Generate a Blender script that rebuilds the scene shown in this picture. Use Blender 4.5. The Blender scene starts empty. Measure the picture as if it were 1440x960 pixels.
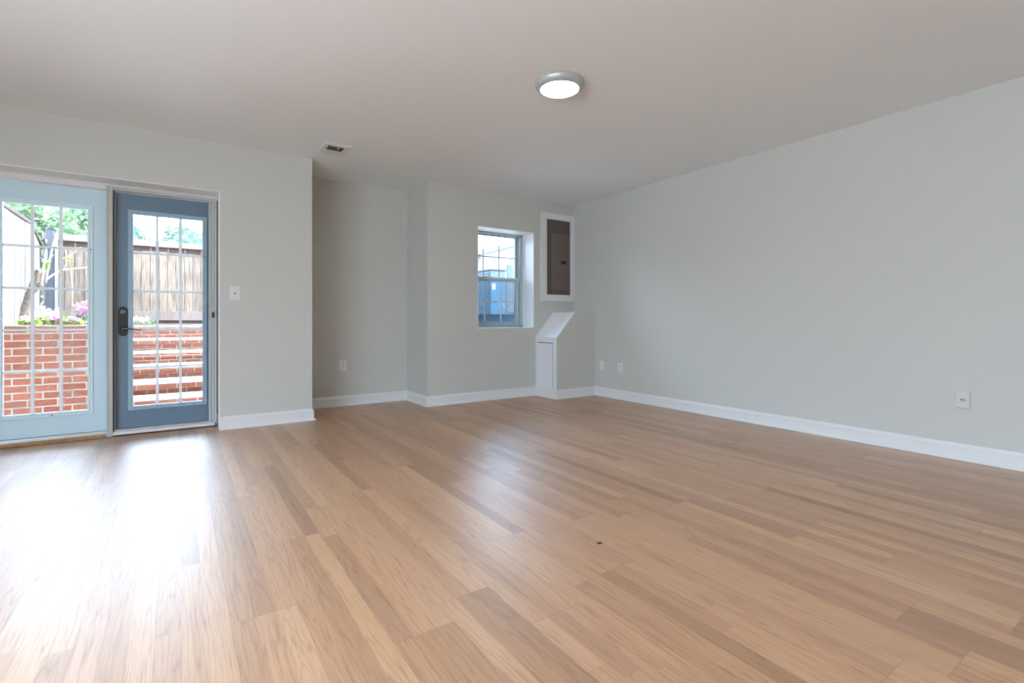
import bpy, bmesh, math, random
from mathutils import Vector, Matrix, noise
sc = bpy.context.scene
col = sc.collection
R = math.radians

# ------------------------------------------------------------------ camera
cd = bpy.data.cameras.new('camera'); cam = bpy.data.objects.new('camera', cd); col.objects.link(cam)
cd.sensor_width = 36; cd.lens = 692.9 / 1440 * 36; cd.shift_y = -29.5 / 1440
cd.clip_start = .02
cam.location = (0, 0, .9295); cam.rotation_euler = (R(90), 0, -R(34.207))
sc.camera = cam
sc.view_settings.view_transform = 'Standard'; sc.view_settings.look = 'None'
sc.view_settings.gamma = 1; sc.view_settings.use_curve_mapping = False
sc.view_settings.exposure = 0.72
sc.cycles.max_bounces = 12; sc.cycles.diffuse_bounces = 7; sc.cycles.glossy_bounces = 5
sc.cycles.transparent_max_bounces = 24; sc.cycles.sample_clamp_indirect = 6
sc.cycles.use_denoising = True
sc.cycles.caustics_reflective = False; sc.cycles.caustics_refractive = False

# ------------------------------------------------------------------ sky
SKY = 8.6
w = bpy.data.worlds.new('sky'); sc.world = w; w.use_nodes = True
nt = w.node_tree; bg = nt.nodes['Background']
tc = nt.nodes.new('ShaderNodeTexCoord'); sp = nt.nodes.new('ShaderNodeSeparateXYZ')
rp = nt.nodes.new('ShaderNodeValToRGB'); nt.links.new(tc.outputs['Generated'], sp.inputs[0])
nt.links.new(sp.outputs['Z'], rp.inputs[0]); nt.links.new(rp.outputs[0], bg.inputs['Color'])
els = rp.color_ramp.elements
while len(els) < 5: els.new(.5)
for e_, (p_, c_) in zip(els, ((0, (.50, .62, .76)), (.12, (.62, .79, .98)), (.32, (1.04, 1.32, 1.66)), (.5, (.98, 1.26, 1.66)), (.85, (.46, .66, .95)))):
    e_.position = p_; e_.color = c_ + (1,)
bg.inputs['Strength'].default_value = SKY
sc.world.cycles.sampling_method = 'AUTOMATIC'

sl = bpy.data.lights.new('sun', 'SUN'); sl.energy = 16; sl.angle = R(6); sl.color = (1, .95, .88)
so = bpy.data.objects.new('sun', sl); col.objects.link(so)
so.rotation_euler = Vector((.56, .13, .82)).to_track_quat('Z', 'Y').to_euler()

def portal(name, loc, rot, sx, sy):
    l = bpy.data.lights.new(name, 'AREA'); l.shape = 'RECTANGLE'; l.size = sx; l.size_y = sy
    l.cycles.is_portal = True
    o = bpy.data.objects.new(name, l); o.location = loc; o.rotation_euler = rot; col.objects.link(o)
portal('door_portal', (-.45, 5.4, 1.02), (R(-90), 0, 0), 1.7, 2.1)
portal('window_portal', (3.27, 5.4, 1.43), (R(-90), 0, 0), .95, 1.3)
portal('fill_window_portal', (-2.81, -.05, 1.1), (R(90), 0, R(-90)), 4.1, 2.09)

LAMP = 13.0          # radiance of the lamp diffusers
# ------------------------------------------------------------------ room constants
H = 2.44; XR = 4.331; YL = 4.865; YA = 5.4835; YW = 4.924; XJ = 2.240; XL = 1.046
XW = -2.6; YS = -2.6; OL = -1.25; OR = .30; OZ = 2.025; YF = 5.065; YD = 5.10; YO = 5.24
WL, WR, WB, WT, YG = 2.871, 3.674, .84, 2.02, 5.18

# ------------------------------------------------------------------ mesh helpers
class MB:
    def __init__(s): s.bm = bmesh.new(); s.mi = 0
    def _f(s, vs):
        try: f = s.bm.faces.new(vs); f.material_index = s.mi; return f
        except ValueError: return None
    def poly(s, pts): return s._f([s.bm.verts.new(p) for p in pts])
    def box(s, x0, x1, y0, y1, z0, z1):
        v = [s.bm.verts.new((x, y, z)) for z in (z0, z1) for y in (y0, y1) for x in (x0, x1)]
        for f in ((0, 2, 3, 1), (4, 5, 7, 6), (0, 1, 5, 4), (2, 6, 7, 3), (0, 4, 6, 2), (1, 3, 7, 5)): s._f([v[i] for i in f])
        return s
    def prism(s, prof, a, b, axis='x'):
        # prof: list of (p,q) swept along axis from a to b
        def P(p, q, t): return {'x': (t, p, q), 'y': (p, t, q), 'z': (p, q, t)}[axis]
        A = [s.bm.verts.new(P(p, q, a)) for p, q in prof]; B = [s.bm.verts.new(P(p, q, b)) for p, q in prof]
        n = len(prof)
        for i in range(n): s._f([A[i], A[(i + 1) % n], B[(i + 1) % n], B[i]])
        s._f(A); s._f(B[::-1]); return s
    def sweep(s, prof, path):
        # prof (out, z) swept along path [(x,y,nx,ny)], n = outward unit (mitred)
        rings = []
        for (x, y, nx, ny) in path: rings.append([s.bm.verts.new((x + nx * o, y + ny * o, z)) for o, z in prof])
        n = len(prof)
        for a, b in zip(rings, rings[1:]):
            for i in range(n): s._f([a[i], a[(i + 1) % n], b[(i + 1) % n], b[i]])
        s._f(rings[0]); s._f(rings[-1][::-1]); return s
    def lathe(s, prof, c, n=48, axis='z'):
        rings = []
        for r, h in prof:
            ring = []
            for k in range(n):
                a = 2 * math.pi * k / n
                if axis == 'z': p = (c[0] + r * math.cos(a), c[1] + r * math.sin(a), c[2] + h)
                elif axis == 'y': p = (c[0] + r * math.cos(a), c[1] + h, c[2] + r * math.sin(a))
                else: p = (c[0] + h, c[1] + r * math.cos(a), c[2] + r * math.sin(a))
                ring.append(s.bm.verts.new(p))
            rings.append(ring)
        for a, b in zip(rings, rings[1:]):
            for i in range(n): s._f([a[i], a[(i + 1) % n], b[(i + 1) % n], b[i]])
        s._f(rings[0]); s._f(rings[-1][::-1]); return s
    def tube(s, pts, rad, n=10):
        pts = [Vector(p) for p in pts]
        if not isinstance(rad, (list, tuple)): rad = [rad] * len(pts)
        rings = []; up = Vector((0, .3, 1)).normalized()
        for i, p in enumerate(pts):
            t = (pts[min(i + 1, len(pts) - 1)] - pts[max(i - 1, 0)]).normalized()
            u = t.cross(up); u = u.normalized() if u.length > 1e-4 else Vector((1, 0, 0)); v = t.cross(u)
            rings.append([s.bm.verts.new(p + (u * math.cos(2 * math.pi * k / n) + v * math.sin(2 * math.pi * k / n)) * rad[i]) for k in range(n)])
        for a, b in zip(rings, rings[1:]):
            for i in range(n): s._f([a[i], a[(i + 1) % n], b[(i + 1) % n], b[i]])
        s._f(rings[0]); s._f(rings[-1][::-1]); return s
    def leaf(s, p, size, rnd, asp=.55):
        d = Vector((rnd.gauss(0, 1), rnd.gauss(0, 1), rnd.gauss(0, .7))).normalized()
        e = d.cross(Vector((rnd.gauss(0, 1), rnd.gauss(0, 1), rnd.gauss(0, 1)))).normalized() * size * asp
        d = d * size; p = Vector(p); n = d.cross(e).normalized() * size * .12
        s._f([s.bm.verts.new(q) for q in (p - d, p - d * .2 + e + n, p + d, p - d * .2 - e + n)])
    def build(s, name, mats, parent=None, loc=(0, 0, 0), bevel=0, smooth=False, seg=2):
        bmesh.ops.recalc_face_normals(s.bm, faces=s.bm.faces)
        me = bpy.data.meshes.new(name)
        if loc != (0, 0, 0): bmesh.ops.translate(s.bm, verts=s.bm.verts, vec=-Vector(loc))
        s.bm.to_mesh(me); s.bm.free()
        o = bpy.data.objects.new(name, me); col.objects.link(o)
        for m in (mats if isinstance(mats, (list, tuple)) else [mats]): me.materials.append(m)
        if smooth:
            for p in me.polygons: p.use_smooth = True
        if bevel:
            b = o.modifiers.new('bevel', 'BEVEL'); b.width = bevel; b.segments = seg; b.limit_method = 'ANGLE'; b.angle_limit = R(35)
        if parent is not None:
            o.parent = parent; o.location = Vector(loc) - parent.location
        else: o.location = loc
        return o
def empty(name, loc):
    o = bpy.data.objects.new(name, None); o.location = loc; o.empty_display_size = .1; col.objects.link(o); return o
def tag(o, label=None, cat=None, group=None, kind=None):
    if label: o['label'] = label
    if cat: o['category'] = cat
    if group: o['group'] = group
    if kind: o['kind'] = kind
    return o
def copy_tree(o, parent=None):
    c = o.copy(); col.objects.link(c); c.parent = parent
    for ch in [x for x in bpy.data.objects if x.parent == o]: copy_tree(ch, c)
    return c

# ------------------------------------------------------------------ materials
class N:
    def __init__(s, name):
        s.m = bpy.data.materials.new(name); s.m.use_nodes = True; s.t = s.m.node_tree
        s.b = s.t.nodes['Principled BSDF']; s.out = s.t.nodes['Material Output']
    def n(s, typ, **k):
        o = s.t.nodes.new('ShaderNode' + typ)
        for a, v in k.items(): setattr(o, a, v)
        return o
    def l(s, a, b): s.t.links.new(a, b)
    def math(s, op, a, b=None, clamp=False):
        o = s.n('Math', operation=op); o.use_clamp = clamp
        for i, v in enumerate((a, b)):
            if v is None: continue
            if isinstance(v, (int, float)): o.inputs[i].default_value = v
            else: s.l(v, o.inputs[i])
        return o.outputs[0]
    def mix(s, f, a, b, mode='MIX'):
        o = s.n('Mix', data_type='RGBA', blend_type=mode)
        for sock, v in ((o.inputs[0], f), (o.inputs[6], a), (o.inputs[7], b)):
            if isinstance(v, (int, float)): sock.default_value = v
            elif isinstance(v, tuple): sock.default_value = v + (1,) if len(v) == 3 else v
            else: s.l(v, sock)
        return o.outputs[2]
    def comb(s, x, y, z=0.0):
        o = s.n('CombineXYZ')
        for i, v in enumerate((x, y, z)):
            if isinstance(v, (int, float)): o.inputs[i].default_value = v
            else: s.l(v, o.inputs[i])
        return o.outputs[0]
    def pos(s):
        o = s.n('TexCoord'); q = s.n('SeparateXYZ'); s.l(o.outputs['Object'], q.inputs[0]); return o.outputs['Object'], q.outputs
    def noise(s, vec, scale, detail=3, rough=.5):
        o = s.n('TexNoise'); o.inputs['Scale'].default_value = scale; o.inputs['Detail'].default_value = detail
        o.inputs['Roughness'].default_value = rough; s.l(vec, o.inputs['Vector']); return o.outputs[0]
    def ramp(s, f, *stops):
        o = s.n('ValToRGB'); e = o.color_ramp.elements
        while len(e) < len(stops): e.new(.5)
        for el, (p, c) in zip(e, stops): el.position = p; el.color = c + (1,) if len(c) == 3 else c
        s.l(f, o.inputs[0]); return o.outputs[0]
    def bump(s, h, strength=.2, dist=.002):
        o = s.n('Bump'); o.inputs['Strength'].default_value = strength; o.inputs['Distance'].default_value = dist
        s.l(h, o.inputs['Height']); s.l(o.outputs[0], s.b.inputs['Normal'])
    def set(s, color=None, rough=None, metal=None, spec=None, coat=None, coat_rough=None):
        for k, v in (('Base Color', color), ('Roughness', rough), ('Metallic', metal), ('Specular IOR Level', spec), ('Coat Weight', coat), ('Coat Roughness', coat_rough)):
            if v is None: continue
            if isinstance(v, (int, float)): s.b.inputs[k].default_value = v
            elif isinstance(v, tuple): s.b.inputs[k].default_value = v + (1,)
            else: s.l(v, s.b.inputs[k])
        return s.m

def paint(name, c, rough=.6, bump=.08, scale=260, dirt=.03, spec=.4):
    m = N(name); v, q = m.pos()
    n1 = m.noise(v, 1.7, 3); f = m.math('MULTIPLY', n1, dirt * 2)
    m.set(m.mix(f, c, tuple(x * .8 for x in c)), rough, spec=spec)
    m.bump(m.noise(v, scale, 2), bump, .001); return m.m
M = {}
M['wall'] = paint('wall_paint', (.565, .572, .535), .62)
M['ceiling'] = paint('ceiling_paint', (.84, .885, .91), .8)  # cool tint put in to cancel warm light bounced off the floor
M['trim'] = paint('trim_paint', (.73, .735, .73), .32, .02)
M['reveal'] = paint('bright_white_paint', (.88, .89, .90), .4, .02)
M['box'] = paint('cabinet_white_paint', (.76, .785, .80), .45, .03)
M['plate'] = paint('white_plastic', (.72, .72, .69), .35, .01)
M['plate_wall'] = paint('wall_toned_plastic', (.60, .61, .59), .35, .01)
M['slot'] = paint('dark_slot', (.06, .06, .06), .6)
M['leftdoor'] = paint('pale_blue_door_paint', (.59, .77, .85), .35, .02)
M['rightdoor'] = paint('slate_blue_door_paint', (.145, .22, .29), .38, .02)
M['bead_left'] = paint('pale_glazing_bead_paint', (.68, .84, .91), .35, .01)
M['bead'] = paint('blue_glazing_bead_paint', (.32, .46, .56), .35, .01)
M['grille2'] = paint('pale_white_blue_grille', (.86, .93, .97), .4, .01)  # lightened to paint in the daylight glow on the left muntins
M['grille'] = paint('pale_blue_grille', (.78, .90, .97), .4, .01)  # pale colour carries the backlit bloom of the right muntins
M['beige'] = paint('aged_beige_aluminium', (.50, .52, .50), .4, .03, dirt=.15)
M['black'] = paint('black_bronze', (.012, .012, .014), .4)
M['nickel'] = N('satin_nickel').set((.16, .16, .17), .4, .8)
M['silver'] = N('brushed_silver_ring').set((.46, .51, .50), .38, .3)
M['gasket'] = paint('dark_gasket', (.03, .035, .04), .7)
M['winframe'] = paint('window_vinyl', (.40, .50, .53), .45, .02)
M['winrail'] = paint('window_rail', (.62, .68, .68), .4, .02)
M['panel'] = paint('brown_panel_metal', (.115, .092, .078), .42, .05, 90)
M['paneldoor'] = paint('brown_panel_door_metal', (.15, .122, .108), .42, .05, 90)
M['ventgrey'] = paint('grey_vent_interior', (.10, .105, .105), .6)
M['aluminium'] = N('mill_aluminium').set((.55, .54, .52), .35, .7)

def glass(name, tint=(1, 1, 1), refl=.06):
    m = N(name); t = m.n('BsdfTransparent'); t.inputs[0].default_value = tint + (1,)
    g = m.n('BsdfGlossy'); g.inputs['Roughness'].default_value = .01
    fr = m.n('Fresnel'); fr.inputs[0].default_value = 1.45
    x = m.n('MixShader'); m.l(fr.outputs[0], x.inputs[0]); m.l(t.outputs[0], x.inputs[1]); m.l(g.outputs[0], x.inputs[2])
    m.l(x.outputs[0], m.out.inputs[0]); return m.m
M['glass'] = glass('clear_glass', (.96, .98, .98))
M['screen'] = glass('insect_screen_tint', (.6, .74, .82))

def floor_mat():
    m = N('oak_laminate'); v, (x, y, z) = m.pos()
    PW, PL = .19, 1.22
    xs = m.math('DIVIDE', m.math('SUBTRACT', x, .137), PW)
    pi = m.math('FLOOR', xs); pf = m.math('FRACT', xs)
    wn = m.n('TexWhiteNoise', noise_dimensions='1D'); m.l(pi, wn.inputs['W'])
    ys = m.math('ADD', m.math('DIVIDE', y, PL), wn.outputs['Value'])
    li = m.math('FLOOR', ys); lf = m.math('FRACT', ys)
    # printed strips, three to a plank
    sx = m.math('MULTIPLY', xs, 3.0); si = m.math('FLOOR', sx); sf = m.math('FRACT', sx)
    w2 = m.n('TexWhiteNoise', noise_dimensions='2D'); m.l(m.comb(si, m.math('ADD', li, 3.7)), w2.inputs['Vector'])
    cut = m.math('ADD', m.math('MULTIPLY', w2.outputs['Value'], .7), .15)
    half = m.math('MULTIPLY', m.math('GREATER_THAN', lf, cut), m.math('GREATER_THAN', w2.outputs['Value'], .55))
    w3 = m.n('TexWhiteNoise', noise_dimensions='3D'); m.l(m.comb(si, li, half), w3.inputs['Vector'])
    tone = w3.outputs['Value']
    # grain
    off = m.n('VectorMath', operation='ADD'); m.l(v, off.inputs[0])
    sc_ = m.n('VectorMath', operation='SCALE'); m.l(w3.outputs['Color'], sc_.inputs[0]); sc_.inputs['Scale'].default_value = 7.0
    m.l(sc_.outputs[0], off.inputs[1])
    mp = m.n('Mapping'); mp.inputs['Scale'].default_value = (1, .035, 1); m.l(off.outputs[0], mp.inputs['Vector'])
    fine = m.noise(mp.outputs[0], 190, 4, .65)
    mp2 = m.n('Mapping'); mp2.inputs['Scale'].default_value = (1, .055, 1); m.l(off.outputs[0], mp2.inputs['Vector'])
    fig = m.noise(mp2.outputs[0], 13, 1.6, .45)
    rings = m.math('ABSOLUTE', m.math('SUBTRACT', m.math('FRACT', m.math('MULTIPLY', fig, 15.0)), .5))
    base = m.ramp(tone, (0, (.35, .178, .082)), (.25, (.445, .238, .112)), (.6, (.535, .300, .148)), (1, (.63, .38, .203)))
    hue = m.mix(m.math('MULTIPLY', w2.outputs['Value'], .5), base, (.53, .29, .165))
    g1 = m.ramp(rings, (0, (.68, .60, .53)), (.15, (1, 1, 1)), (.5, (1.0, 1.0, 1.0)))
    c = m.mix(.62, hue, m.mix(1.0, hue, g1, 'MULTIPLY'))
    g2 = m.ramp(fine, (.28, (.58, .50, .44)), (.48, (.97, .965, .96)), (.75, (1.10, 1.10, 1.09)))
    c = m.mix(.75, c, m.mix(1.0, c, g2, 'MULTIPLY'))
    # seams
    e1 = m.math('LESS_THAN', m.math('MINIMUM', pf, m.math('SUBTRACT', 1.0, pf)), .0055)
    e2 = m.math('LESS_THAN', m.math('MINIMUM', lf, m.math('SUBTRACT', 1.0, lf)), .0011)
    seam = m.math('MAXIMUM', e1, e2)
    e3 = m.math('LESS_THAN', m.math('MINIMUM', sf, m.math('SUBTRACT', 1.0, sf)), .012)
    c = m.mix(m.math('MULTIPLY', e3, .22), c, (.25, .13, .08))
    c = m.mix(m.math('MULTIPLY', seam, .5), c, (.24, .14, .09))
    rough = m.math('ADD', m.math('MULTIPLY', m.noise(v, 2.2, 4), .12), .46)
    m.set(c, rough, spec=.5, coat=1.0, coat_rough=.42); m.b.inputs['Coat IOR'].default_value = 1.6
    h = m.math('SUBTRACT', m.math('MULTIPLY', fine, .25), seam)
    wav = m.noise(v, 3.0, 2)
    m.bump(m.math('ADD', h, m.math('MULTIPLY', wav, 1.2)), .22, .0015)
    return m.m
M['floor'] = floor_mat()

def brick_mat(name, plane='xz', dark=.56, mort=(.22, .19, .15)):
    m = N(name); v, (x, y, z) = m.pos()
    vec = m.comb(x, z) if plane == 'xz' else (m.comb(y, z) if plane == 'yz' else m.comb(x, y))
    wob = m.noise(v, 9, 2); vv = m.n('VectorMath', operation='ADD'); m.l(vec, vv.inputs[0])
    s_ = m.math('MULTIPLY', m.math('SUBTRACT', wob, .5), .008); m.l(m.comb(s_, s_), vv.inputs[1])
    b = m.n('TexBrick'); m.l(vv.outputs[0], b.inputs['Vector'])
    b.offset = .5; b.inputs['Scale'].default_value = 1; b.inputs['Mortar Size'].default_value = .007
    b.inputs['Brick Width'].default_value = .205; b.inputs['Row Height'].default_value = .0677
    b.inputs['Mortar Smooth'].default_value = .3; b.inputs['Bias'].default_value = 0
    b.inputs['Color1'].default_value = (.24 * dark, .054 * dark, .028 * dark, 1)
    b.inputs['Color2'].default_value = (.32 * dark, .090 * dark, .048 * dark, 1)
    b.inputs['Mortar'].default_value = mort + (1,)
    big = m.noise(v, 7, 3); blot = m.ramp(m.noise(v, 34, 4, .6), (.52, (0, 0, 0)), (.68, (1, 1, 1)))
    c = m.mix(m.math('MULTIPLY', blot, .35), b.outputs['Color'], (.20, .155, .115))
    c = m.mix(m.math('MULTIPLY', m.ramp(big, (.5, (0, 0, 0)), (.7, (1, 1, 1))), .55), c, (.105, .062, .045))
    m.set(c, .9, spec=.2); m.bump(m.math('SUBTRACT', m.math('MULTIPLY', m.noise(v, 80, 3), .4), b.outputs['Fac']), .6, .006)
    return m.m
M['brick'] = brick_mat('red_garden_brick')
M['brick_side'] = brick_mat('red_garden_brick_side', 'yz')

def board_mat(name, c1, c2, c3, pitch=.145, axis='x'):
    m = N(name); v, (x, y, z) = m.pos(); a = x if axis == 'x' else y
    i = m.math('FLOOR', m.math('DIVIDE', a, pitch))
    wn = m.n('TexWhiteNoise', noise_dimensions='1D'); m.l(i, wn.inputs['W'])
    mp = m.n('Mapping'); mp.inputs['Scale'].default_value = (1, 1, .07); m.l(v, mp.inputs['Vector'])
    g = m.noise(mp.outputs[0], 45, 4, .6)
    c = m.mix(wn.outputs['Value'], c1, c2); c = m.mix(m.ramp(g, (.42, (0, 0, 0)), (.68, (1, 1, 1))), c, c3)
    st = m.ramp(m.noise(v, 2.6, 4, .6), (.5, (0, 0, 0)), (.72, (1, 1, 1)))
    c = m.mix(m.math('MULTIPLY', st, .5), c, c3)
    m.set(c, .85, spec=.2); m.bump(g, .4, .003); return m.m
M['fence'] = board_mat('weathered_fence', (.24, .17, .115), (.17, .12, .09), (.08, .052, .042))
M['fence_pale'] = board_mat('pale_fence', (.17, .155, .15), (.145, .13, .125), (.075, .06, .057), .2, 'y')
M['fence_cap'] = board_mat('fence_cap_wood', (0.192, 0.141, 0.111), (0.192, 0.141, 0.111), (0.141, 0.096, 0.078), .9)
M['fence_cap_red'] = board_mat('reddish_rail_wood', (0.067, 0.037, 0.032), (0.059, 0.033, 0.030), (0.037, 0.022, 0.021), .9)
M['fence_grey'] = board_mat('grey_post_wood', (0.074, 0.070, 0.081), (0.067, 0.063, 0.074), (0.044, 0.041, 0.052), .9)
def rough_mat(name, a, b, scale, rough=.9, bump=.4, d=.01):
    m = N(name); v, q = m.pos(); n = m.noise(v, scale, 4, .6)
    m.set(m.mix(m.ramp(n, (.35, (0, 0, 0)), (.65, (1, 1, 1))), a, b), rough, spec=.25); m.bump(n, bump, d); return m.m
M['tread_sun'] = rough_mat('sunlit_tread', (.50, .48, .45), (.42, .40, .38), 22)  # pale colour stands in for sun on the brick tread tops
M['concrete'] = rough_mat('patio_concrete', (.74, .75, .76), (.68, .69, .70), 14)
M['terrace'] = rough_mat('bounce_terrace_concrete', (.62, .60, .57), (.56, .54, .52), 8)
M['soil'] = rough_mat('garden_mulch', (.16, .11, .08), (.07, .05, .04), 40)
M['grass'] = rough_mat('pale_gravel', (.34, .34, .33), (.24, .24, .235), 60)
M['bark'] = rough_mat('mottled_bark', (0.178, 0.126, 0.089), (0.067, 0.044, 0.033), 36, .9, .8, .01)
M['bark_pale'] = rough_mat('pale_bark', (0.370, 0.326, 0.281), (0.296, 0.244, 0.200), 30)
M['wood'] = rough_mat('threshold_oak', (.42, .24, .11), (.30, .16, .07), 30, .45, .1, .002)
M['darkwood'] = rough_mat('dark_sill_gap', (.12, .07, .04), (.03, .02, .015), 18, .7)
def leaf_mat(name, a, b):
    m = N(name); o = m.n('NewGeometry'); ri = o.outputs['Random Per Island']
    c = m.mix(ri, a, b); m.set(c, .6, spec=.3)
    t = m.n('BsdfTranslucent'); m.l(c, t.inputs[0]); x = m.n('MixShader'); x.inputs[0].default_value = .35
    m.l(m.b.outputs[0], x.inputs[1]); m.l(t.outputs[0], x.inputs[2]); m.l(x.outputs[0], m.out.inputs[0]); return m.m
M['leaf'] = leaf_mat('green_leaves', (0.074, 0.141, 0.067), (0.178, 0.266, 0.126))
M['leaf2'] = leaf_mat('blue_green_leaves', (0.067, 0.141, 0.096), (0.163, 0.259, 0.192))
M['leaf_bright'] = leaf_mat('lime_leaves', (0.148, 0.252, 0.030), (0.333, 0.407, 0.074))
M['pink'] = leaf_mat('pink_petals', (0.555, 0.163, 0.370), (0.629, 0.311, 0.481))
M['white_petal'] = leaf_mat('white_petals', (0.629, 0.592, 0.592), (0.666, 0.459, 0.518))
M['siding'] = paint('white_siding', (0.252, 0.248, 0.255), .7)
M['roofing'] = paint('grey_roofing', (.15, .16, .19), .8)
M['brickpale'] = paint('pale_pink_brick', (0.125, 0.088, 0.081), .8)
M['ac_light'] = paint('pale_blue_grey_sheet_metal', (0.047, 0.070, 0.091), .4)
M['ac_dark'] = paint('dark_blue_grey_louvre_metal', (0.013, 0.023, 0.034), .5)
M['steel'] = N('galvanised_steel').set((.07, .11, .14), .45, .5)
def emis(name, c, s):
    m = N(name); e = m.n('Emission'); e.inputs[0].default_value = c + (1,); e.inputs[1].default_value = s
    m.l(e.outputs[0], m.out.inputs[0]); return m.m
M['lamp'] = emis('lit_diffuser', (1, .945, .87), LAMP)

# ------------------------------------------------------------------ the room
def struct(name, mb, m, **k): return tag(mb.build(name, m, **k), kind='structure')
f = MB(); f.box(XW, XL, YS, YO, -.12, 0); f.box(XL, XR, YS, YA + .1, -.12, 0); struct('floor', f, M['floor'])
struct('ceiling', MB().box(XW - .2, XL, YS - .2, YO, H, H + .15).box(XL, XR + .2, YS - .2, YA + .15, H, H + .15), M['ceiling'])
a = MB(); a.box(XW, OL, YL, YO, 0, H); a.box(OL, OR, YL, YO, OZ, H); a.box(OR, XL, YL, YA + .15, 0, H)
struct('wall_left', a, M['wall'])
struct('wall_alcove', MB().box(XL, XJ, YA, YA + .15, 0, H), M['wall'])
a = MB(); a.box(XJ, XJ + .12, YW, YA + .15, 0, H); a.box(XJ + .12, WL, YW, 5.30, 0, H); a.box(WR, XR, YW, 5.30, 0, H)
a.box(WL, WR, YW, 5.30, 0, WB); a.box(WL, WR, YW, 5.30, WT, H)
struct('wall_window', a, M['wall'])
struct('wall_right', MB().box(XR, XR + .2, YS - .2, 5.3, 0, H), M['wall'])
SY0, SY1, SZ0, SZ1 = -2.1, 2.0, .06, 2.15
a = MB(); a.box(XW - .2, XW, YS - .2, SY0, 0, H); a.box(XW - .2, XW, SY1, YO, 0, H); a.box(XW - .2, XW, SY0, SY1, 0, SZ0); a.box(XW - .2, XW, SY0, SY1, SZ1, H)
struct('wall_far_left', a, M['wall'])
w3 = tag(empty('fill_window', (XW - .12, -.05, SZ0)), kind='structure')  # window added out of view to fill the room with daylight
a = MB()
for k in range(4):
    yy = SY0 + (SY1 - SY0 - .07) * k / 3; a.box(XW - .14, XW - .08, yy, yy + .07, SZ0, SZ1)
a.box(XW - .14, XW - .08, SY0, SY1, SZ0, SZ0 + .09); a.box(XW - .14, XW - .08, SY0, SY1, SZ1 - .07, SZ1)
a.build('window_frame', M['trim'], w3)
struct('wall_rear', MB().box(XW, XR, YS - .15, YS, 0, H), M['wall'])
# lining of the door recess and of the window recess (white paint, lifted to stand in for daylight)
t = .004
a = MB(); a.box(OR - t, OR + .002, YL - .002, YF, 0, OZ); a.box(OL, OR, YL - .002, YF, OZ - t, OZ + .001)
struct('trim_1', a, M['reveal'])
a = MB(); a.box(WR - t, WR + .001, YW - .001, YG - .02, WB, WT); a.box(WL - .001, WL + t, YW - .001, YG - .02, WB, WT)
a.box(WL, WR, YW - .001, YG - .02, WT - t, WT + .001); a.box(WL, WR, YW - .001, YG - .02, WB - .001, WB + t)
struct('trim_2', a, M['reveal'])

# baseboards
prof = [(0, 0), (.028, 0), (.028, .004), (.025, .012), (.018, .018), (.0125, .020), (.0125, .080), (.0155, .081), (.0155, .085), (.010, .092), (.005, .099), (.003, .108), (0, .108)]
def bb(name, pts):
    """pts: list of (x, y, side normal after point); room is on normal side"""
    path = []
    n = len(pts)
    seg = []
    for (p, q) in zip(pts, pts[1:]):
        d = (Vector(q[:2]) - Vector(p[:2])).normalized(); seg.append(Vector((d.y, -d.x)))
    for i, p in enumerate(pts):
        if i == 0: nn = seg[0]
        elif i == n - 1: nn = seg[-1]
        else:
            nn = (seg[i - 1] + seg[i]); nn = nn / max(1e-6, nn.dot(seg[i]))
        path.append((p[0], p[1], nn.x, nn.y))
    return struct(name, MB().sweep(prof, path), M['trim'])
BX, BY = 3.712, 4.522
bb('baseboard_left', [(OR, YL), (XL, YL), (XL, YA - .001)])
bb('baseboard_alcove', [(XL, YA), (XJ, YA), (XJ, YW), (BX, YW)])
bb('baseboard_right', [(BX, YW), (BX, BY), (XR, BY), (XR, YS)])
bb('baseboard_far_left', [(XW, YS), (XW, YL), (OL, YL)])
bb('baseboard_rear', [(XR, YS), (XW, YS)])

# threshold under the doors
th = tag(empty('trim_3', (-.45, 5.1, 0)), kind='structure')
MB().box(OL, -.464, 5.03, 5.06, 0, .026).build('wood_strip', M['wood'], th, bevel=.006)
MB().box(-.464, OR, 5.045, 5.07, 0, .014).build('wood_gap', M['darkwood'], th)
a = MB(); a.box(OL, OR, 5.062, YO, 0, .036); a.box(OL, OR, 5.078, YO, 0, .047)
a.build('metal_sill', M['aluminium'], th, bevel=.003)
# door frame head and side
a = MB(); a.box(OL, OR, YF, YO, 1.975, OZ); a.box(.245, OR, YF + .005, YO, .0, OZ); a.box(OL, OL + .06, YF, YO, 0, OZ); a.box(-.468, -.418, 5.09, YO, .04, OZ)
struct('trim_4', a, M['trim'], bevel=.002)

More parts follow.
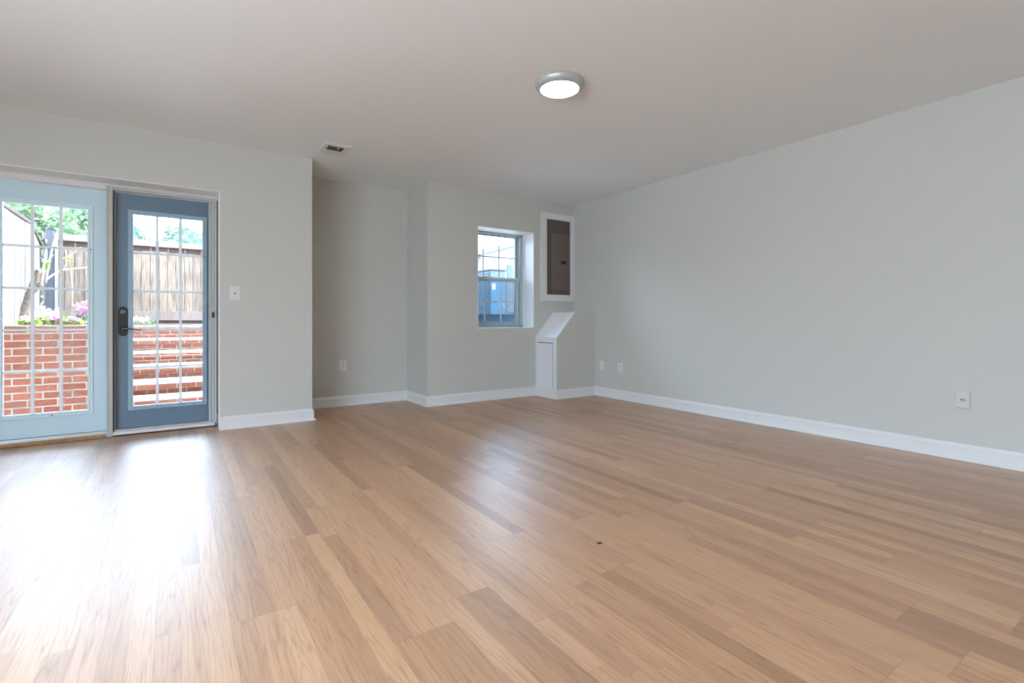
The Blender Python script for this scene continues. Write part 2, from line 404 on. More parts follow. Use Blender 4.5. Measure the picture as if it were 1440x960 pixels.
# ------------------------------------------------------------------ patio doors
def door(name, x0, x1, gx0, gx1, mat, yd, gmat):
    z0, z1, gz0, gz1 = .050, 1.968, .225, 1.805
    r = tag(empty(name, ((x0 + x1) / 2, yd, 0)), kind='structure')
    y0, y1 = yd, yd + .045
    a = MB(); a.box(x0, gx0 - .03, y0, y1, z0, z1); a.box(gx1 + .03, x1, y0, y1, z0, z1)
    a.box(gx0 - .03, gx1 + .03, y0, y1, z0, gz0 - .03); a.box(gx0 - .03, gx1 + .03, y0, y1, gz1 + .03, z1)
    a.build('door_leaf', mat, r)
    # raised glazing bead around the lights
    a = MB(); e = .032
    for (bx0, bx1, bz0, bz1) in ((gx0 - e, gx0, gz0 - e, gz1 + e), (gx1, gx1 + e, gz0 - e, gz1 + e), (gx0, gx1, gz0 - e, gz0), (gx0, gx1, gz1, gz1 + e)):
        a.box(bx0, bx1, y0 - .009, y0 + .040, bz0, bz1)
    for (bx0, bx1, bz0, bz1) in ((gx0 - .012, gx0 + .002, gz0 - .012, gz1 + .012), (gx1 - .002, gx1 + .012, gz0 - .012, gz1 + .012), (gx0, gx1, gz0 - .012, gz0 + .002), (gx0, gx1, gz1 - .002, gz1 + .012)):
        a.box(bx0, bx1, y0 - .013, y0 + .01, bz0, bz1)
    a.build('glazing_bead', gmat[0], r, bevel=.003)
    MB().box(gx0, gx1, y0 + .018, y0 + .022, gz0, gz1).build('glass_pane', M['glass'], r)
    a = MB(); gw = .010
    for k in (1, 2):
        xx = gx0 + (gx1 - gx0) * k / 3; a.box(xx - gw, xx + gw, y0 + .004, y0 + .016, gz0, gz1)
    for k in range(1, 5):
        zz = gz0 + (gz1 - gz0) * k / 5; a.box(gx0, gx1, y0 + .006, y0 + .0155, zz - gw * .9, zz + gw * .9)
    a.build('muntin_grille', gmat[1], r, bevel=.002)
    return r
d1 = door('door_1', -1.19, -.472, -1.063, -.581, M['leftdoor'], YD, (M['bead_left'], M['grille2']))
d2 = door('door_2', -.412, .262, -.300, .186, M['rightdoor'], YD + .004, (M['bead'], M['grille']))
MB().box(-.420, -.414, YD, YD + .04, .05, 1.97).build('weather_seal', M['beige'], d2)
# dark plugs on the glazing bead
a = MB()
for (x, z) in ((-.317, 1.49), (.203, 1.49), (.12, .205)): a.lathe([(.0045, -.015), (.0045, 0)], (x, YD, z), 12, 'y')
a.build('screw_plug', M['black'], d2)
a = MB()
for (x, z) in ((-.565, 1.49), (-.79, .205), (-1.082, 1.81)): a.lathe([(.0045, -.015), (.0045, 0)], (x, YD - .002, z), 12, 'y')
a.build('screw_plug', M['black'], d1)
# lock plate with thumb turn and lever
lp = MB(); pr = []
for k in range(25):
    an = math.pi * k / 24; pr.append((-.363 + .031 * math.cos(an), 1.011 + .031 * math.sin(an)))
for k in range(25):
    an = math.pi + math.pi * k / 24; pr.append((-.363 + .031 * math.cos(an), .833 + .031 * math.sin(an)))
lp.prism([(p, q) for p, q in pr], YD - .004, YD + .006, 'y')
plate = lp.build('lock_plate', M['black'], d2, bevel=.003)
a = MB(); a.lathe([(.021, 0), (.021, -.01), (.017, -.016), (.0, -.016)], (-.363, YD - .003, 1.0), 28, 'y'); a.box(-.367, -.359, YD - .034, YD - .018, .984, 1.016)
a.build('thumb_turn', M['nickel'], plate, bevel=.002).location = (0, 0, 0)
a = MB(); a.lathe([(.022, 0), (.022, -.008), (.013, -.014), (.011, -.05), (.013, -.055), (0, -.056)], (-.363, YD - .003, .862), 28, 'y')
a.tube([(-.363, YD - .05, .862), (-.335, YD - .053, .864), (-.30, YD - .053, .861), (-.265, YD - .05, .855), (-.24, YD - .046, .853)], [.008, .0075, .006, .005, .004], 12)
lv = a.build('lever_handle', M['nickel'], plate, smooth=True)
for o in (lv,): o.location = (0, 0, 0)
for o in [x for x in bpy.data.objects if x.parent == plate]: o.location = -(plate.location + d2.location)
plate.location = plate.location

# retractable screen frame around the right door
sf = tag(empty('screen_door_frame', (-.09, 5.04, 0)), 'slim beige metal frame of a retractable screen around the slate blue door', 'screen frame')
a = MB(); a.box(-.466, -.424, 5.035, 5.075, .004, 1.998); a.box(-.462, -.450, 5.030, 5.036, .01, 1.99)
a.build('post', M['beige'], sf, bevel=.003)
MB().box(-.424, .288, 5.04, 5.075, 1.972, 1.998).build('top_rail', M['beige'], sf, bevel=.003)
MB().box(-.424, .288, 5.035, 5.068, .012, .036).build('bottom_rail', M['trim'], sf, bevel=.003)
a = MB(); a.box(.229, .248, 5.045, 5.085, .036, 1.972); a.box(.250, .268, 5.038, 5.08, .036, 1.972); a.box(.270, .288, 5.035, 5.075, .012, 1.998)
a.build('side_track', M['beige'], sf, bevel=.002)
a = MB(); a.box(.248, .2505, 5.05, 5.07, .05, 1.97); a.box(.268, .2702, 5.048, 5.07, .05, 1.97); a.box(-.4225, -.4185, 5.062, 5.1, .04, 1.97)
a.build('dark_gap', M['gasket'], sf)
MB().box(.253, .266, 5.018, 5.04, .955, 1.005).build('latch', M['black'], sf, bevel=.005)
MB().box(.230, .237, 5.038, 5.046, .16, .215).build('hinge_knuckle', M['aluminium'], sf)
MB().box(.230, .237, 5.038, 5.046, 1.83, 1.89).build('hinge_knuckle', M['aluminium'], sf)
struct('trim_5', MB().box(.289, .2965, YF - .01, YF + .06, .11, 1.985), M['gasket'])

# ------------------------------------------------------------------ window
wn = tag(empty('window_1', (3.27, YG, WB)), kind='structure')
a = MB(); a.box(WL, WL + .045, YG - .02, YG + .1, WB, WT); a.box(3.630, WR, YG - .02, YG + .1, WB, WT); a.box(WL, WR, YG - .02, YG + .1, 1.998, WT); a.box(WL, WR, YG - .02, YG + .1, WB, WB + .026)
a.build('window_frame', M['winframe'], wn, bevel=.003)
gl0, gl1 = 2.895, 3.600
def sash(name, z0, z1, y, fm, gm, rb, rt, muntw, gr, pane):
    r = MB(); r.box(gl0 - .03, gl0, y, y + .03, z0, z1); r.box(gr, 3.632, y, y + .03, z0, z1); r.box(gl0, gr, y, y + .03, z0, z0 + rb); r.box(gl0, gr, y, y + .03, z1 - rt, z1)
    s_ = r.build(name, fm, wn, bevel=.003)
    def sub(mb, nm, mt, **k):
        o = mb.build(nm, mt, **k); o.parent = s_; o.location = -(s_.location + wn.location); return o
    g = MB()
    for xx in (3.125, 3.360): g.box(xx - muntw, xx + muntw, y + .006, y + .014, z0 + rb, z1 - rt)
    zz = (z0 + rb + z1 - rt) / 2; g.box(gl0, gr, y + .007, y + .0135, zz - muntw, zz + muntw)
    sub(g, 'muntin_grille', gm)
    sub(MB().box(gl0, gr, y + .016, y + .019, z0 + rb, z1 - rt), 'glass_pane', pane)
sash('upper_sash', 1.435, 2.0, YG + .045, M['winframe'], M['winframe'], .03, .018, .006, 3.604, M['glass'])
sash('lower_sash', WB + .02, 1.462, YG + .005, M['winframe'], M['winrail'], .05, .045, .009, 3.578, M['glass'])
MB().box(WL + .04, 3.635, YG - .002, YG + .012, 1.445, 1.468).build('meeting_rail', M['winrail'], wn, bevel=.003)
MB().box(3.604, 3.622, YG - .004, YG + .01, WB + .03, 1.44).build('sash_edge', M['winrail'], wn, bevel=.003)
MB().box(3.618, 3.638, YG + .0, YG + .02, WB + .026, 1.42).build('dark_channel', M['gasket'], wn)
MB().box(WL + .04, 3.63, YG - .006, YG + .01, WB + .004, WB + .018).build('dark_sill_gap', M['gasket'], wn)
MB().box(2.88, 3.62, YG + .085, YG + .088, WB + .026, 1.44).build('insect_screen', M['screen'], wn)

# ------------------------------------------------------------------ electrical panel
ep = tag(empty('breaker_box', (4.05, YW, 1.176)), 'brown metal breaker panel in a white wood frame beside the window', 'electrical panel')
X0, X1, Z0, Z1 = 3.779, 4.330, 1.176, 2.296; x0, x1, z0, z1 = 3.868, 4.262, 1.259, 2.219
a = MB(); a.box(X0, x0, YW - .022, YW, Z0, Z1); a.box(x1, X1, YW - .022, YW, Z0, Z1); a.box(x0, x1, YW - .022, YW, Z0, z0); a.box(x0, x1, YW - .022, YW, z1, Z1)
a.build('frame', M['trim'], ep, bevel=.002)
MB().box(x0, x1, YW - .006, YW + .001, z0, z1).build('cover', M['panel'], ep)
MB().box(3.937, 4.257, YW - .0075, YW - .005, 1.313, 2.053).build('dark_gap', M['slot'], ep)  # dark strip painting in the shadow line around the panel door
pdr = MB().box(3.942, 4.252, YW - .012, YW - .006, 1.318, 2.048).build('door', M['paneldoor'], ep, bevel=.003)
def subp(mb, nm, mt, par, root, **k):
    o = mb.build(nm, mt, **k); o.parent = par; o.location = -(par.location + root.location); return o
subp(MB().box(4.104, 4.190, YW - .018, YW - .011, 1.660, 1.703), 'latch', M['black'], pdr, ep, bevel=.004)
for z in (1.40, 1.955): subp(MB().box(3.934, 3.947, YW - .016, YW - .008, z - .016, z + .016), 'hinge', M['panel'], pdr, ep, bevel=.002)

# ------------------------------------------------------------------ boxed-in chase in the corner
bc = tag(empty('utility_box', (4.02, 4.72, 0)), 'white boxed-in utility cabinet with a sloping top in the far corner', 'cabinet')
pf = [(BX, 0), (XR, 0), (XR, 1.027), (3.994, 1.027), (BX, .727)]
a = MB(); a.prism(pf, BY, YW - .002, 'y'); a.build('body', M['wall'], bc)
u = .006; nx, nz = -.728 * u, .686 * u
a = MB(); a.prism([(BX - .004, .722), (3.994, 1.0275), (3.994 + nx, 1.0275 + nz), (BX + nx - .004, .722 + nz)], BY - .004, YW, 'y'); a.box(3.990, XR, BY - .004, YW, 1.027, 1.031)
a.build('sloping_top', M['reveal'], bc)
a = MB(); a.box(BX - .008, BX, BY - .001, BY + .058, .1, .664); a.box(BX - .008, BX, 4.892, YW, .1, .664); a.box(BX - .008, BX, BY - .001, YW, .664, .722)
a.build('side_panel', M['box'], bc)
ad = MB().box(BX - .011, BX - .001, BY + .068, 4.884, .108, .655).build('access_door', M['box'], bc, bevel=.002)
MB().box(BX - .003, BX + .001, BY + .056, 4.894, .1, .666).build('dark_gap', M['gasket'], bc)

# ------------------------------------------------------------------ plates on the walls
def wall_plate(name, label, cat, cx, cz, plane, at, w=.078, h=.122, kind='outlet', group=None):
    """plane 'y': on a wall facing -Y at y=at; plane 'x': on the wall facing -X at x=at"""
    loc = (cx, at, cz) if plane == 'y' else (at, cx, cz)
    r = tag(empty(name, loc), label, cat, group)
    def P(mb, nm, mt, parent=None, bevel=0):
        o = mb.build(nm, mt, bevel=bevel); o.parent = parent or r
        if plane == 'x' : # rotate about z: local (x,y) -> wall facing -X
            if parent is None: o.rotation_euler = (0, 0, R(-90))
        return o
    pl = P(MB().box(-w / 2, w / 2, -.007, 0, -h / 2, h / 2), 'cover_plate', M['plate'], bevel=.003)
    if kind == 'outlet':
        for s in (1, -1):
            a = MB(); pts = [(.0165 * math.cos(t) * 1.05, s * .021 + max(-.0135, min(.0135, .0175 * math.sin(t)))) for t in [2 * math.pi * k / 28 for k in range(28)]]
            a.prism(pts, -.0085, -.006, 'y'); rc = P(a, 'receptacle', M['plate'])
            b = MB(); b.box(-.008, -.0055, -.0095, -.008, s * .021 - .001, s * .021 + .008); b.box(.0055, .008, -.0095, -.008, s * .021 - .001, s * .021 + .007)
            b.lathe([(.0028, -.0095), (.0028, -.008)], (0, 0, s * .021 - .007), 12, 'y'); P(b, 'slots', M['slot'], rc)
        P(MB().lathe([(.003, -.0085), (.003, -.006)], (0, 0, 0), 12, 'y'), 'screw', M['nickel'])
    elif kind == 'switch':
        P(MB().box(-.006, .006, -.009, -.006, -.012, .012), 'toggle_slot', M['slot'])
        P(MB().prism([(-.007, -.008), (-.018, .006), (-.016, .010), (-.007, .006)], -.0045, .0045, 'x'), 'toggle', M['plate'])
        for s in (1, -1): P(MB().lathe([(.003, -.0085), (.003, -.006)], (0, 0, s * .032), 12, 'y'), 'screw', M['nickel'])
    elif kind == 'coax':
        P(MB().lathe([(.015, -.022), (.015, -.006)], (0, 0, -.002), 6, 'y'), 'hex_nut', M['plate_wall'], bevel=.001)
        P(MB().lathe([(.0, -.036), (.0028, -.036), (.0028, -.030), (.0075, -.036), (.009, -.036), (.009, -.008)], (0, 0, -.002), 20, 'y'), 'coax_connector', M['aluminium'])
        for s in (1, -1): P(MB().lathe([(.003, -.0165), (.003, -.006)], (0, 0, s * .044), 12, 'y'), 'screw', M['plate_wall'])
    return r
wall_plate('light_switch', 'white toggle light switch on the wall right of the patio doors', 'light switch', .413, 1.166, 'y', YL, .080, .126, 'switch')
wall_plate('electrical_outlet', 'white duplex outlet low on the shaded alcove wall', 'outlet', 1.497, .441, 'y', YA, .082, .124)
wall_plate('electrical_outlet', 'white duplex outlet low on the right wall near the corner box', 'outlet', 4.090, .372, 'x', XR, .078, .112)
bl = wall_plate('blank_cover_plate', 'blank white cover plate beside the sloping corner box', 'wall plate', 4.395, .378, 'x', XR, .075, .110, 'blank')
cx = wall_plate('cable_jack', 'white cable jack plate low on the right wall near the photo edge', 'cable jack', 1.024, .405, 'x', XR, .072, .115, 'coax')
for c in cx.children:
    if c.name.startswith('cover_plate'): c.scale = (1, 2.2, 1); c.data.materials[0] = M['plate_wall']

# ------------------------------------------------------------------ ceiling register
vr = tag(empty('ceiling_vent', (1.15, 4.475, H)), 'white ceiling air vent with a dark louvred opening', 'air vent')
vx0, vx1, vy0, vy1 = 1.035, 1.262, 4.325, 4.61; hx0, hx1, hy0, hy1 = 1.078, 1.212, 4.382, 4.49
a = MB(); a.box(vx0, hx0, vy0, vy1, H - .010, H); a.box(hx1, vx1, vy0, vy1, H - .010, H); a.box(hx0, hx1, vy0, hy0, H - .010, H); a.box(hx0, hx1, hy1, vy1, H - .010, H)
a.build('frame', M['trim'], vr, bevel=.004)
MB().box(hx0, hx1, hy0, hy1, H - .002, H + .0005).build('backing', M['ventgrey'], vr)
a = MB()
for k in range(6):
    yy = hy0 + .010 + k * .0175; a.prism([(yy, H - .002), (yy + .0015, H - .002), (yy + .009, H - .009), (yy + .0075, H - .009)], hx0, hx1, 'x')
a.build('louvres', M['steel'], vr)
MB().box(1.156, 1.160, 4.378, 4.405, H - .022, H - .008).build('lever', M['trim'], vr)

# ------------------------------------------------------------------ ceiling lights
def make_light(c):
    r = empty('ceiling_light', c)
    MB().lathe([(.156, 0), (.158, -.006), (.156, -.016), (.146, -.032), (.134, -.042), (.124, -.044), (.121, -.041), (.121, -.02), (.0, -.02)], c, 72).build('ring', M['silver'], r, smooth=True)
    MB().lathe([(.121, -.030), (.121, -.040), (.09, -.0425), (.05, -.044), (.0, -.0445)], c, 72).build('diffuser', M['lamp'], r, smooth=True)
    return r
cl = tag(make_light((2.015, 2.425, H)), 'lit round flush ceiling light with a silver ring', 'ceiling light', 'ceiling lights')
for i, (x, y) in enumerate(((-1.0, 2.0), (2.3, -.8), (-1.0, -1.0))):  # extra unseen lights added to brighten the room
    c = copy_tree(cl); c.location = (x, y, H)
    c['label'] = ['added round fill light out of frame to the left', 'added round fill light behind the camera on the right', 'added round fill light behind the camera on the left'][i]

# tiny dark speck on the floor
a = MB(); a.lathe([(.004, 0), (.007, .001), (.005, .004), (0, .005)], (1.454, 1.496, 0), 9); a.box(1.458, 1.468, 1.490, 1.496, 0, .003)
tag(a.build('debris_speck', M['black']), 'tiny black speck lying on the middle of the wood floor', 'speck')

# ------------------------------------------------------------------ outside: ground, walls, steps
rnd = random.Random(5)
GZ = .86
struct('patio_ground', MB().box(-6, 1.9, YO, 12.8, -.25, -.14), M['concrete'])
struct('planter_soil', MB().box(-6, -.80, 6.42, 12.8, -.14, GZ), M['soil'])
struct('upper_ground', MB().box(-.80, 1.9, 11.0, 30, -.14, .86), M['soil'])
a = MB(); a.box(-30, -6, YO + 1, 30, -.2, GZ); a.box(-6, -.80, 12.8, 30, -.14, GZ)
a.box(1.9, 2.6, 5.65, 30, -.14, GZ); a.box(2.6, 4.0, 6.05, 30, -.14, GZ); a.box(4.0, 30, 5.32, 30, -.14, GZ)
struct('gravel_ground', a, M['grass'])
struct('bounce_terrace', MB().box(-14, 14, -16, YS - .15, -.2, -.05).box(-14, XW - .2, YS - .15, YO, -.2, -.05), M['terrace'])  # unseen pale ground added to bounce daylight up to the ceiling
struct('window_well_floor', MB().box(2.6, 4.0, 5.3, 6.05, -.14, .4), M['concrete'])

rw = empty('retaining_wall', (-3.3, 6.3, -.14))
tag(rw, 'red brick retaining wall holding the flower bed outside the left door', 'brick wall')
a = MB(); a.box(-6, -.68, 6.20, 6.42, -.14, .885); a.build('brick_wall', M['brick'], rw)
a = MB(); a.box(-.80, -.685, 6.42, 11, -.14, .885); a.build('brick_return', M['brick_side'], rw)
rw2 = MB(); rw2.box(1.62, 1.9, 5.65, 11, -.14, .9)
tag(rw2.build('side_wall', M['brick_side']), 'brick side wall right of the garden steps', 'brick wall')

st = tag(empty('garden_steps', (.55, 7.1, -.14)), 'red brick garden steps with treads coloured pale as if sunlit outside the slate blue door', 'steps')
SZ = [.003, .138, .289, .444, .618, .835]; SY = [7.11, 7.60, 8.26, 9.01, 9.77, 10.75]
for i, (z, y) in enumerate(zip(SZ, SY)):
    zl = -.14 if i == 0 else SZ[i - 1]; y2 = SY[i + 1] + .05 if i < 5 else 10.995
    a = MB(); a.box(-.68, 1.615, y + .035, y2, zl, z - .068)
    rz = a.build('riser', M['brick'], st)
    a = MB(); a.box(-.68, 1.615, y, y2, z - .066, z - .006); a.build('nosing', M['brick'], st)
    a = MB(); a.box(-.68, 1.615, y - .002, y2, z - .006, z + .004); a.build('tread', M['tread_sun'], st)

# fences
def tlist(*z): return z
fb = tag(empty('wooden_fence', (0, 12.4, .9)), 'weathered board fence with a pale cap rail behind the steps', 'fence')
a = MB(); FT = 2.335; x = -2.04; i = 0
while x < 6.0:
    wdt = .138; dy = rnd.uniform(-.006, .006)
    a.box(x, x + wdt, 12.40 + dy, 12.425 + dy, 1.12, FT - rnd.uniform(0, .012)); x += .145
a.build('boards', M['fence'], fb)
MB().box(-2.05, 6, 12.432, 12.45, .90, FT).build('gap_backing', M['fence'], fb)  # solid sheet added behind the boards so gaps read as shadow
MB().box(-2.05, 6, 12.33, 12.47, 2.425, 2.545).build('cap_rail', M['fence_cap'], fb, bevel=.008)
a = MB(); a.box(-2.05, 6, 12.41, 12.43, 2.335, 2.43); a.build('top_strip', M['fence_cap_red'], fb)
x = -1.9
while x < 6: MB().box(x, x + .02, 12.395, 12.41, 2.335, 2.43).build('strip_batten', M['fence_cap'], fb); x += .29
MB().box(-2.05, 6, 12.36, 12.42, .93, 1.12).build('kick_board', M['fence_cap'], fb, bevel=.005)
MB().box(-2.05, 6, 12.40, 12.43, .86, .93).build('shade_strip', M['fence_cap_red'], fb)  # dark strip standing in for shade in the gap under the fence
fs = tag(empty('wooden_fence', (-2.06, 9, .87)), 'tall pale board fence with a reddish rail left of the small tree', 'fence')
a = MB(); y = 6.5
while y < 12.2:
    top = 2.56 if y < 11.55 else 2.56 - (y - 11.55) * .42
    a.box(-2.075, -2.05 + rnd.uniform(-.006, .006), y, y + .185, GZ, top); y += .2
a.build('boards', M['fence_pale'], fs)
MB().box(-2.10, -2.08, 6.5, 11.6, GZ, 2.5).build('gap_backing', M['fence_cap_red'], fs)  # dark sheet added behind the side boards to darken their gaps
a = MB(); pr = [(6.5, 2.555), (11.5, 2.555), (12.25, 2.28), (12.25, 2.33), (11.5, 2.61), (6.5, 2.61)]
a.prism(pr, -2.10, -2.03, 'x'); a.build('top_rail', M['fence_cap_red'], fs, bevel=.005)
a = MB(); a.box(-1.99, -1.875, 12.20, 12.30, GZ, 2.58); a.build('post_tmp', M['fence_grey']).name = 'gate_post'
tag(bpy.data.objects['gate_post'], 'tall grey wooden post where the two fences meet', 'post')
a = MB(); a.box(-1.862, -1.825, 12.22, 12.30, GZ, 2.5)
tag(a.build('fence_post', M['siding']), 'narrow white post beside the tall grey fence post', 'post')

# small tree in the bed
tr = tag(empty('small_tree', (-1.49, 8, GZ)), 'pruned small tree with a mottled trunk and pale bare limbs', 'tree')
from math import sin, cos
TT = R(34.207)
def P2(u, v, Y):
    a_ = (u - 720) / 692.9; dx = sin(TT) + a_ * cos(TT); dy = cos(TT) - a_ * sin(TT); s = Y / dy
    return (dx * s, Y, .9295 - (v - 450.5) * s / 692.9)
TY = 8.0
a = MB(); a.tube([P2(30, 460, TY), P2(36, 432, TY), P2(41, 417, TY + .03), P2(46, 403, TY), P2(50, 392, TY), P2(55, 376, TY - .03)], [.042, .04, .038, .042, .036, .03], 14)
a.tube([P2(43, 412, TY), P2(53, 404, TY + .04), P2(59, 398, TY + .07)], [.035, .027, .02], 10)
o = a.build('trunk', M['bark'], tr, smooth=True)
dm = o.modifiers.new('sub', 'SUBSURF'); dm.levels = 2; dm.render_levels = 2
tx = bpy.data.textures.new('bark_clouds', 'CLOUDS'); tx.noise_scale = .05
dp = o.modifiers.new('disp', 'DISPLACE'); dp.texture = tx; dp.strength = .03
for pts, r0, r1 in (([(55, 402), (69, 390), (85, 380), (104, 377.5), (124, 376)], .014, .007), ([(58, 402), (62, 376), (65, 355), (65, 337)], .02, .012),
                    ([(64, 398), (67, 380), (73, 350), (80, 326)], .012, .008), ([(52, 398), (57, 380), (66, 368), (75, 358)], .008, .004),
                    ([(90, 378), (94, 365), (91, 348)], .006, .003), ([(93, 362), (103, 356), (114, 348)], .005, .003), ([(100, 380), (102, 410), (101, 448)], .006, .006), ([(34, 446), (30, 425), (26, 402)], .018, .006)):
    n = len(pts); a = MB(); a.tube([P2(u, v, TY + .05 * i) for i, (u, v) in enumerate(pts)], [r0 + (r1 - r0) * i / (n - 1) for i in range(n)], 8)
    a.build('branch', M['bark_pale'], tr, smooth=True)
a = MB()
for k in range(26): q = P2(66 + rnd.gauss(0, 1.6), 374 + rnd.gauss(0, 2.6), TY + .05); a.leaf(q, .03, rnd)
for k in range(12): q = P2(97 + rnd.gauss(0, 3), 362 + rnd.gauss(0, 3), TY + .1); a.leaf(q, .02, rnd)
a.build('leaves', M['leaf_bright'], tr)

# flowers along the brick wall
def tg(r_, s): return max(-1.15, min(1.15, r_.gauss(0, 1))) * s
def plant(label, u, Y, z0, wd, h, leafm, petm, nl, npet, seed, petz=.6):
    q = P2(u, 452, Y); r_ = random.Random(seed); rt = tag(empty('flowering_plant', (q[0], Y, z0)), label, 'plant', 'flowers along the brick wall')
    a = MB()
    for k in range(nl):
        p = Vector((q[0] + tg(r_, wd * .45), Y + tg(r_, wd * .35), z0 + abs(tg(r_, 1.4)) * h * .28)); a.leaf(p, r_.uniform(.018, .032), r_)
    for k in range(9):
        a.tube([(q[0] + tg(r_, wd * .2), Y, z0), (q[0] + tg(r_, wd * .4), Y + r_.gauss(0, .04), z0 + h * r_.uniform(.4, .9))], .003, 5)
    a.build('foliage', leafm, rt)
    a = MB()
    for k in range(npet):
        c = Vector((q[0] + tg(r_, wd * .24), Y - .02 + tg(r_, wd * .2), z0 + h * petz + r_.gauss(0, h * .17)))
        for j in range(5): a.leaf(c + Vector((r_.gauss(0, .012), r_.gauss(0, .012), r_.gauss(0, .01))), .016, r_, .8)
    a.build('blossoms', petm, rt)
plant('low lime green plant at the foot of the small tree', 40, 6.56, .885, .13, .10, M['leaf_bright'], M['white_petal'], 130, 8, 1)
plant('mass of white and blush flowers in the middle of the flower bed', 66, 6.86, .885, .30, .17, M['leaf_bright'], M['white_petal'], 170, 80, 2, .5)
plant('low pink flowers beside the white flower mass', 80, 6.56, .885, .09, .10, M['leaf_bright'], M['pink'], 70, 22, 3)
plant('dark green plant with magenta buds at the bed edge', 103, 6.56, .885, .12, .08, M['leaf_bright'], M['pink'], 140, 10, 4)
plant('tall pink blossoms rising above green leaves by the door post', 119, 6.86, .885, .20, .25, M['leaf'], M['pink'], 120, 34, 5, .68)
plant('trailing white flowers at the left end of the steps', 197, 11.4, GZ, .40, .16, M['leaf'], M['white_petal'], 90, 70, 6, .5)

# trees behind the fence
def tree(x, y, h, rad, m, label, seed, n=2600, ls=.075):
    r_ = random.Random(seed); t_ = tag(empty('leafy_tree', (x, y, GZ)), label, 'tree', 'trees behind the fence')
    a = MB(); a.tube([(x, y, GZ), (x + .1, y, GZ + h * .3), (x - .05, y, GZ + h * .6)], [.12, .1, .05], 10)
    for k in range(6):
        an = r_.uniform(0, 6.28); a.tube([(x + .1, y, GZ + h * .3), (x + cos(an) * rad * .7, y + sin(an) * rad * .7, GZ + h * .7)], [.05, .015], 7)
    a.build('trunk', M['bark'], t_, smooth=True)
    a = MB(); cl_ = [(Vector((x + r_.uniform(-1, 1) * rad * .75, y + r_.uniform(-1, 1) * rad * .7, GZ + h * r_.uniform(.22, .88))), r_.uniform(.3, .55) * rad) for _ in range(13)]
    for k in range(n):
        c, rr = r_.choice(cl_); d = Vector((r_.gauss(0, 1), r_.gauss(0, 1), r_.gauss(0, .8))).normalized() * rr * r_.uniform(.55, 1.05)
        a.leaf(c + d, r_.uniform(.6, 1.25) * ls, r_)
    a.build('foliage', m, t_)
for i, (x, y, h, rad, mm, lb) in enumerate(((-8.0, 18, 3.8, 1.4, 'leaf', 'green tree far left beyond the pale fence'), (-4.9, 18.4, 4.1, 1.35, 'leaf', 'green tree showing over the pale side fence'), (-3.05, 15.0, 3.0, 1.1, 'leaf', 'bright green tree left of the small bare tree'),
        (-1.75, 18.4, 3.9, 1.3, 'leaf', 'green tree above the fence at the left door edge'), (-.45, 15.0, 2.9, 1.1, 'leaf2', 'blue green tree above the fence, left panes of the slate door'),
        (1.1, 18.4, 4.0, 1.3, 'leaf2', 'blue green tree above the fence at the right panes of the slate door'), (2.9, 15.0, 3.0, 1.15, 'leaf2', 'blue green tree just right of the panes of the slate door'), (4.9, 18, 3.9, 1.4, 'leaf2', 'blue green tree far right beyond the steps'))):
    tree(x, y, h, rad, M[mm], lb, 20 + i, 4200)

# ------------------------------------------------------------------ outside the small window
ww = empty('window_well', (3.27, 5.3, .4)); tag(ww, 'curved galvanised window well outside the small window', 'window well')
a = MB(); n = 40; rin = []
for k in range(n + 1):
    an = math.pi * k / n; zt = 1.03 - .05 * (1 - cos(an)) * 0 
    rin.append(an)
def wellring(r0, r1, z0, zt):
    m_ = MB(); V = []
    for an in rin:
        c_, s_ = cos(an), sin(an)
        V.append([m_.bm.verts.new((3.27 + r * c_, 5.305 + r * s_ * 1.05, z)) for r, z in ((r0, z0), (r1, z0), (r1, zt(an)), (r0, zt(an)))])
    for p, q in zip(V, V[1:]):
        for i in range(4): m_._f([p[i], p[(i + 1) % 4], q[(i + 1) % 4], q[i]])
    m_._f(V[0]); m_._f(V[-1][::-1]); return m_
zt = lambda an: 1.02
m_ = MB()
for j in range(10):
    zz = .4 + j * .06; mm_ = wellring(.655 + (.012 if j % 2 else 0), .675, zz, lambda an, z=zz: z + .06)
    tmp = bpy.data.meshes.new('t'); mm_.bm.to_mesh(tmp); mm_.bm.free(); m_.bm.from_mesh(tmp); bpy.data.meshes.remove(tmp)
m_.build('corrugated_liner', M['steel'], ww)
wellring(.635, .69, 1.0, lambda an: 1.018).build('rim', M['gasket'], ww)

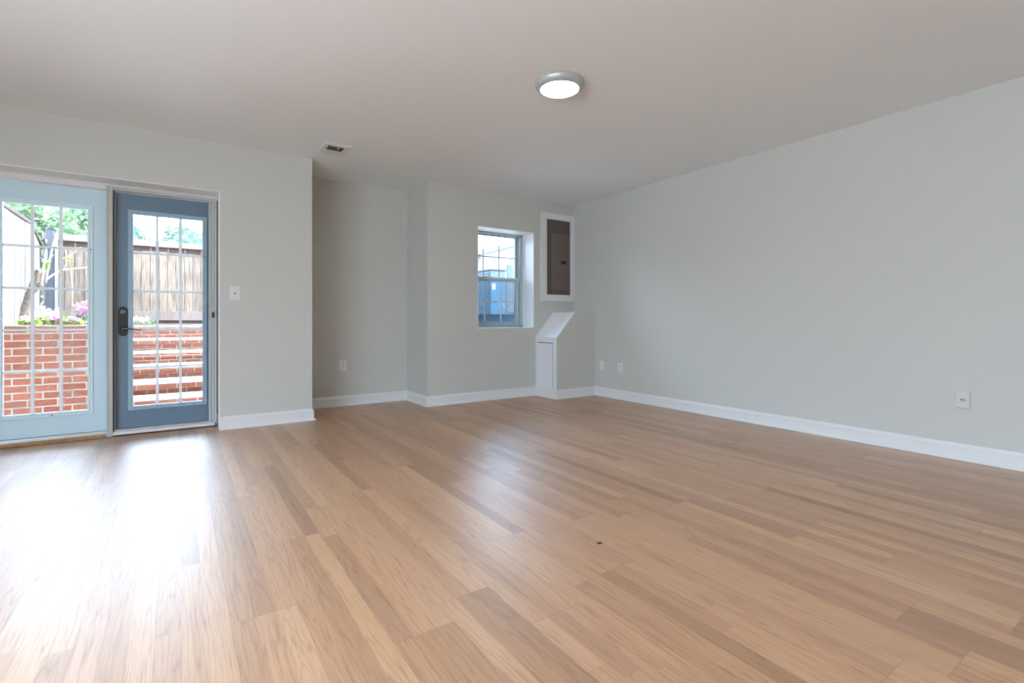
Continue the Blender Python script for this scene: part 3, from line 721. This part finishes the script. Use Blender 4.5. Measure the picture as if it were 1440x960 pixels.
AY = 8.6; ax0 = P2(690, 440, AY)[0]; ax1 = P2(711, 440, AY)[0]
ac = tag(empty('heat_pump', ((ax0 + ax1) / 2, AY + .5, GZ)), 'blue grey outdoor air conditioning unit seen through the small window', 'air conditioner')
MB().box(ax0, ax1, AY, AY + 1.0, GZ + .06, 1.96).build('casing', M['ac_light'], ac, bevel=.012)
a = MB()
for k in range(22): zz = GZ + .14 + k * .043; a.prism([(ax0 - .012, zz), (ax0, zz + .012), (ax0, zz + .03)], AY + .05, AY + .95, 'y')
a.build('louvres', M['ac_dark'], ac)
a = MB(); a.box(ax0 - .003, ax0, AY + .02, AY + .98, GZ + .1, 1.93); a.build('louvre_backing', M['ac_dark'], ac)
MB().box(ax0 - .02, ax1 + .02, AY - .02, AY + 1.02, 1.96, 1.99).build('top_cover', M['ac_dark'], ac, bevel=.006)
p = P2(694, 403, AY); MB().box(p[0] - .03, p[0] + .04, AY - .004, AY, p[2] - .055, p[2] + .06).build('label_sticker', M['plate'], ac)
MB().box(ax0 - .08, ax1 + .08, AY - .08, AY + 1.1, GZ, GZ + .06).build('base_pad', M['concrete'], ac)
a = MB(); a.tube([P2(706, 424, 7.6), P2(708, 432, 7.5), P2(713, 436, 7.4), P2(718, 440, 7.3), P2(722, 439, 7.2), P2(728, 444, 7.2), P2(735, 452, 7.2)], .012, 8)
tag(a.build('garden_cable', M['black'], smooth=True), 'black cable drooping beside the air conditioning unit', 'cable')

nh = tag(empty('neighbour_house', (9, 14.5, GZ)), 'white neighbouring house with a low gable roof seen through the small window', 'house')
hx0, hx1 = P2(676, 440, 14)[0], P2(676, 440, 14)[0] + 7
a = MB(); zA = P2(676, 357, 14)[2]; 
a.prism([(hx0, GZ), (hx1, GZ), (hx1, zA), (hx0 + 3.5, zA + .95), (hx0, zA)], 14, 20, 'y'); a.build('walls', M['siding'], nh)
a = MB(); a.prism([(hx0 - .3, zA - .08), (hx0 + 3.5, zA + .98), (hx1 + .3, zA - .08), (hx1 + .3, zA + .05), (hx0 + 3.5, zA + 1.11), (hx0 - .3, zA + .05)], 13.7, 20.3, 'y'); a.build('roof', M['roofing'], nh)
q0, q1 = P2(713, 372, 14), P2(721, 395, 14)
a = MB(); a.box(q0[0], q1[0], 13.97, 14, q1[2], q0[2]); wnd = a.build('window', M['ac_light'], nh)
a = MB(); q0, q1 = P2(713, 384, 9.6), P2(724, 440, 9.6)
a.box(q0[0], q0[0] + 1.6, 9.6, 9.68, GZ, 1.9)
tag(a.build('brick_pier', M['brickpale']), 'pale pinkish brick pier right of the air conditioning unit', 'brick pier')
